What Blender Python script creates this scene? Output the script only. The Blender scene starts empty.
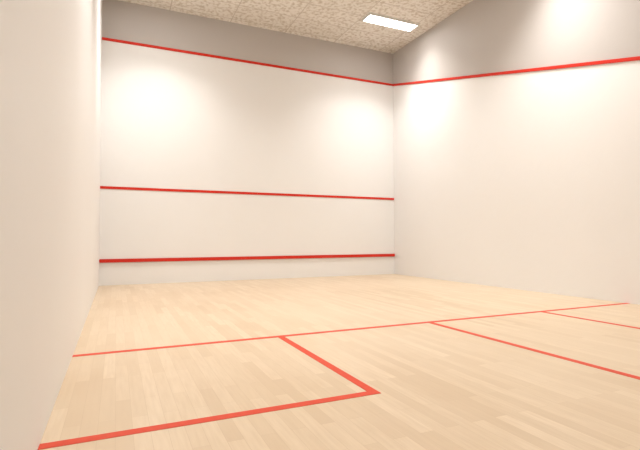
import bpy, bmesh, math
from mathutils import Matrix, Vector
S=bpy.context.scene
S.view_settings.view_transform='Standard'
W,L,H=6.4,9.75,5.36
s,x1,y1=4.289,1.60,2.70
# ---------- camera
cam=bpy.data.cameras.new('camera');co=bpy.data.objects.new('camera',cam);S.collection.objects.link(co);S.camera=co
cam.sensor_width=36;cam.lens=453.53*36/640;cam.clip_start=.02
M=(Matrix.Rotation(-.4220,3,'Z')@Matrix.Rotation(math.pi/2+.0297,3,'X')@Matrix.Rotation(-.0021,3,'Z')).to_4x4()
M.translation=Vector((.2835,.4990,.8561));co.matrix_world=M

# ---------- materials
def mat(name,col,rough=.5,spec=.3):
    m=bpy.data.materials.new(name);m.use_nodes=True;b=m.node_tree.nodes['Principled BSDF']
    b.inputs['Base Color'].default_value=(*col,1);b.inputs['Roughness'].default_value=rough;b.inputs['Specular IOR Level'].default_value=spec
    return m,m.node_tree,b
def mixc(t,fac,a,b,mode='MIX'):
    n=t.nodes.new('ShaderNodeMix');n.data_type='RGBA';n.blend_type=mode
    for sock,v in ((n.inputs[0],fac),(n.inputs[6],a),(n.inputs[7],b)):
        if isinstance(v,bpy.types.NodeSocket): t.links.new(v,sock)
        elif isinstance(v,tuple): sock.default_value=(*v,1)
        else: sock.default_value=v
    return n.outputs[2]
def noise(t,scale,detail=3,stretch=(1,1,1)):
    g=t.nodes.new('ShaderNodeNewGeometry');mp=t.nodes.new('ShaderNodeMapping');mp.inputs['Scale'].default_value=stretch
    t.links.new(g.outputs['Position'],mp.inputs[0])
    n=t.nodes.new('ShaderNodeTexNoise');n.inputs['Scale'].default_value=scale;n.inputs['Detail'].default_value=detail
    t.links.new(mp.outputs[0],n.inputs['Vector']);return n.outputs['Fac']
def ramp(t,f,a,b,ca=(0,0,0),cb=(1,1,1)):
    r=t.nodes.new('ShaderNodeValToRGB');r.color_ramp.elements[0].position=a;r.color_ramp.elements[1].position=b
    r.color_ramp.elements[0].color=(*ca,1);r.color_ramp.elements[1].color=(*cb,1)
    t.links.new(f,r.inputs[0]);return r.outputs[0]
def bump(t,b,h,st,d=.01):
    n=t.nodes.new('ShaderNodeBump');n.inputs['Strength'].default_value=st;n.inputs['Distance'].default_value=d
    t.links.new(h,n.inputs['Height']);t.links.new(n.outputs[0],b.inputs['Normal'])
def math_(t,op,a,b):
    n=t.nodes.new('ShaderNodeMath');n.operation=op
    for i,v in enumerate((a,b)):
        if isinstance(v,bpy.types.NodeSocket): t.links.new(v,n.inputs[i])
        else: n.inputs[i].default_value=v
    return n.outputs[0]
def wallmat(name,grey):
    m,t,b=mat(name,(.86,.84,.81),.5,.35)
    base=mixc(t,noise(t,.9,4),(.86,.853,.845),(.89,.885,.88))
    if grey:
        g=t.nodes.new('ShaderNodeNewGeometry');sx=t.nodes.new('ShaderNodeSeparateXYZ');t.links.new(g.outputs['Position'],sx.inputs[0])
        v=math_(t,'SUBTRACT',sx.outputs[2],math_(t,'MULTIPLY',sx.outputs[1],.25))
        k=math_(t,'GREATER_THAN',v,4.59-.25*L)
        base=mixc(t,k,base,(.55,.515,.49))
    t.links.new(base,b.inputs['Base Color'])
    bump(t,b,noise(t,14,4),.12,.01)
    return m
wall2=wallmat('court_wall_paint_two_tone',True);wall1=wallmat('court_wall_paint',False)
red,t,b=mat('red_line_paint',(.66,.035,.02),.5,.2)
redf,t,b=mat('red_floor_tape',(.68,.07,.04),.55,.2)
t.links.new(mixc(t,noise(t,25,3),(.60,.055,.025),(.70,.09,.045)),b.inputs['Base Color'])
# floor
wood,t,b=mat('maple_strip_floor',(.8,.6,.4),.32,.5)
g=t.nodes.new('ShaderNodeNewGeometry');mp=t.nodes.new('ShaderNodeMapping');mp.inputs['Rotation'].default_value=(0,0,math.pi/2)
t.links.new(g.outputs['Position'],mp.inputs[0])
br=t.nodes.new('ShaderNodeTexBrick');t.links.new(mp.outputs[0],br.inputs['Vector'])
br.offset=.37;br.offset_frequency=2;br.squash=1
for k,v in (('Scale',1),('Mortar Size',.001),('Mortar Smooth',.3),('Bias',0),('Brick Width',.72),('Row Height',.072)): br.inputs[k].default_value=v
br.inputs['Color1'].default_value=(0,0,0,1);br.inputs['Color2'].default_value=(1,1,1,1);br.inputs['Mortar'].default_value=(.4,.4,.4,1)
pl=mixc(t,br.outputs['Color'],(.58,.43,.275),(.72,.575,.41))
gr=noise(t,6,6,(9,.7,1))
pl=mixc(t,ramp(t,gr,.35,.7),pl,mixc(t,.5,pl,(.55,.40,.25)))
pl=mixc(t,math_(t,'MULTIPLY',ramp(t,noise(t,.6,3),.35,.7),.7),pl,(.70,.56,.40))
pl2=mixc(t,math_(t,'MULTIPLY',br.outputs['Fac'],.35),pl,(.42,.27,.14))
t.links.new(pl2,b.inputs['Base Color'])
bump(t,b,math_(t,'SUBTRACT',gr,br.outputs['Fac']),.06,.004)
# ceiling
ce,t,b=mat('wood_wool_ceiling_tile',(.7,.63,.54),.95,.1)
g=t.nodes.new('ShaderNodeNewGeometry')
br=t.nodes.new('ShaderNodeTexBrick');t.links.new(g.outputs['Position'],br.inputs['Vector']);br.offset=0
for k,v in (('Scale',1),('Mortar Size',.009),('Mortar Smooth',.2),('Brick Width',1.2),('Row Height',.6)): br.inputs[k].default_value=v
br.inputs['Color1'].default_value=(.80,.755,.69,1);br.inputs['Color2'].default_value=(.88,.84,.78,1);br.inputs['Mortar'].default_value=(.58,.52,.45,1)
n1=noise(t,16,6)
c=mixc(t,ramp(t,n1,.34,.54),(.60,.53,.44),br.outputs['Color'])
t.links.new(c,b.inputs['Base Color']);bump(t,b,n1,.2,.02)

# ---------- geometry
def box(name,a,b,m,bev=0):
    me=bpy.data.meshes.new(name);bm=bmesh.new();bmesh.ops.create_cube(bm,size=1)
    for v in bm.verts:
        for i in range(3): v.co[i]=(a[i]+b[i])/2+v.co[i]*(b[i]-a[i])
    if bev: bmesh.ops.bevel(bm,geom=bm.edges[:],offset=bev,segments=2,affect='EDGES')
    bm.to_mesh(me);bm.free();me.materials.append(m);o=bpy.data.objects.new(name,me);S.collection.objects.link(o);return o
def prism(name,pts,off,m):
    me=bpy.data.meshes.new(name);bm=bmesh.new()
    a=[bm.verts.new(p) for p in pts];c=[bm.verts.new(tuple(p[i]+off[i] for i in range(3))) for p in pts];n=len(a)
    bm.faces.new(a);bm.faces.new(c[::-1])
    for i in range(n): bm.faces.new((a[i],c[i],c[(i+1)%n],a[(i+1)%n]))
    bmesh.ops.recalc_face_normals(bm,faces=bm.faces)
    bm.to_mesh(me);bm.free();me.materials.append(m);o=bpy.data.objects.new(name,me);S.collection.objects.link(o);return o
box('floor',(0,0,-.1),(W,L,0),wood);box('ceiling',(0,0,H),(W,L,H+.1),ce)
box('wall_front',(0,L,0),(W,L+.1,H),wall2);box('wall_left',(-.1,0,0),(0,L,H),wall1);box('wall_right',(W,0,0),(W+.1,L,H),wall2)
box('wall_back',(0,-.1,0),(W,0,H),wall1)
hw=.028;T=.002;e0=.001
box('short_line',(e0,s-hw,0),(W-e0,s+hw,T),redf)
box('half_court_line',(W/2-hw,e0,0),(W/2+hw,s-hw,T),redf)
prism('service_box_line',[(e0,y1-hw,0),(x1+hw,y1-hw,0),(x1+hw,s-hw,0),(x1-hw,s-hw,0),(x1-hw,y1+hw,0),(e0,y1+hw,0)],(0,0,T),redf)
prism('service_box_line.001',[(W-e0,y1-hw,0),(W-x1-hw,y1-hw,0),(W-x1-hw,s-hw,0),(W-x1+hw,s-hw,0),(W-x1+hw,y1+hw,0),(W-e0,y1+hw,0)],(0,0,T),redf)
box('tin_strip',(e0,L-.03,.455-.036),(W-e0,L-.0005,.455+.03),red,.008)
box('service_line',(e0,L-.008,1.805-.025),(W-e0,L-.0005,1.805+.025),red)
zb=4.58-.25*L
# one continuous out line: across the front wall, then sloping down the side wall
me=bpy.data.meshes.new('out_line');bm=bmesh.new();h=.025
path=[((e0,L-.0005,4.58),(0,-.018,0)),((W-e0,L-.0005,4.585),(-.018,-.018,0)),((W-e0,0.002,zb),(-.018,0,0))]
rings=[]
for p,o in path:
    p=Vector(p);o=Vector(o);rings.append([bm.verts.new(q) for q in (p+Vector((0,0,-h)),p+Vector((0,0,h)),p+o+Vector((0,0,h-.003)),p+o+Vector((0,0,-h+.003)))])
for A,B in zip(rings,rings[1:]):
    for i in range(4): bm.faces.new((A[i],A[(i+1)%4],B[(i+1)%4],B[i]))
bm.faces.new(rings[0]);bm.faces.new(rings[-1][::-1]);bmesh.ops.recalc_face_normals(bm,faces=bm.faces)
bm.to_mesh(me);bm.free();me.materials.append(red);S.collection.objects.link(bpy.data.objects.new('out_line',me))

# ---------- ceiling luminaires
body,_,_=mat('lamp_housing_white',(.8,.8,.78),.4)
em,t,b=mat('lamp_diffuser',(1,1,1));b.inputs['Emission Color'].default_value=(1,.98,.95,1);b.inputs['Emission Strength'].default_value=13
for x in (W-5.43,5.43):
    for y,en in ((8.36,42),(5.05,52),(1.75,22)):
        e=bpy.data.objects.new('ceiling_light',None);S.collection.objects.link(e);e.location=(x,y,H)
        hx,hy,d,w=.59,.16,.05,.02
        parts=[box('rim_1',(-hx,-hy,-d),(hx,-hy+w,0),body),box('rim_2',(-hx,hy-w,-d),(hx,hy,0),body),
               box('rim_3',(-hx,-hy+w,-d),(-hx+w,hy-w,0),body),box('rim_4',(hx-w,-hy+w,-d),(hx,hy-w,0),body),
               box('diffuser',(-hx+w,-hy+w,-d+.012),(hx-w,hy-w,0),em)]
        for o in parts: o.parent=e
        ld=bpy.data.lights.new('lamp','AREA');ld.shape='RECTANGLE';ld.size=2*hx-2*w;ld.size_y=2*hy-2*w;ld.energy=en;ld.color=(1,.98,.95);ld.spread=math.radians(108)
        lo=bpy.data.objects.new('lamp',ld);S.collection.objects.link(lo);lo.parent=e;lo.location=(0,0,-d+.005)
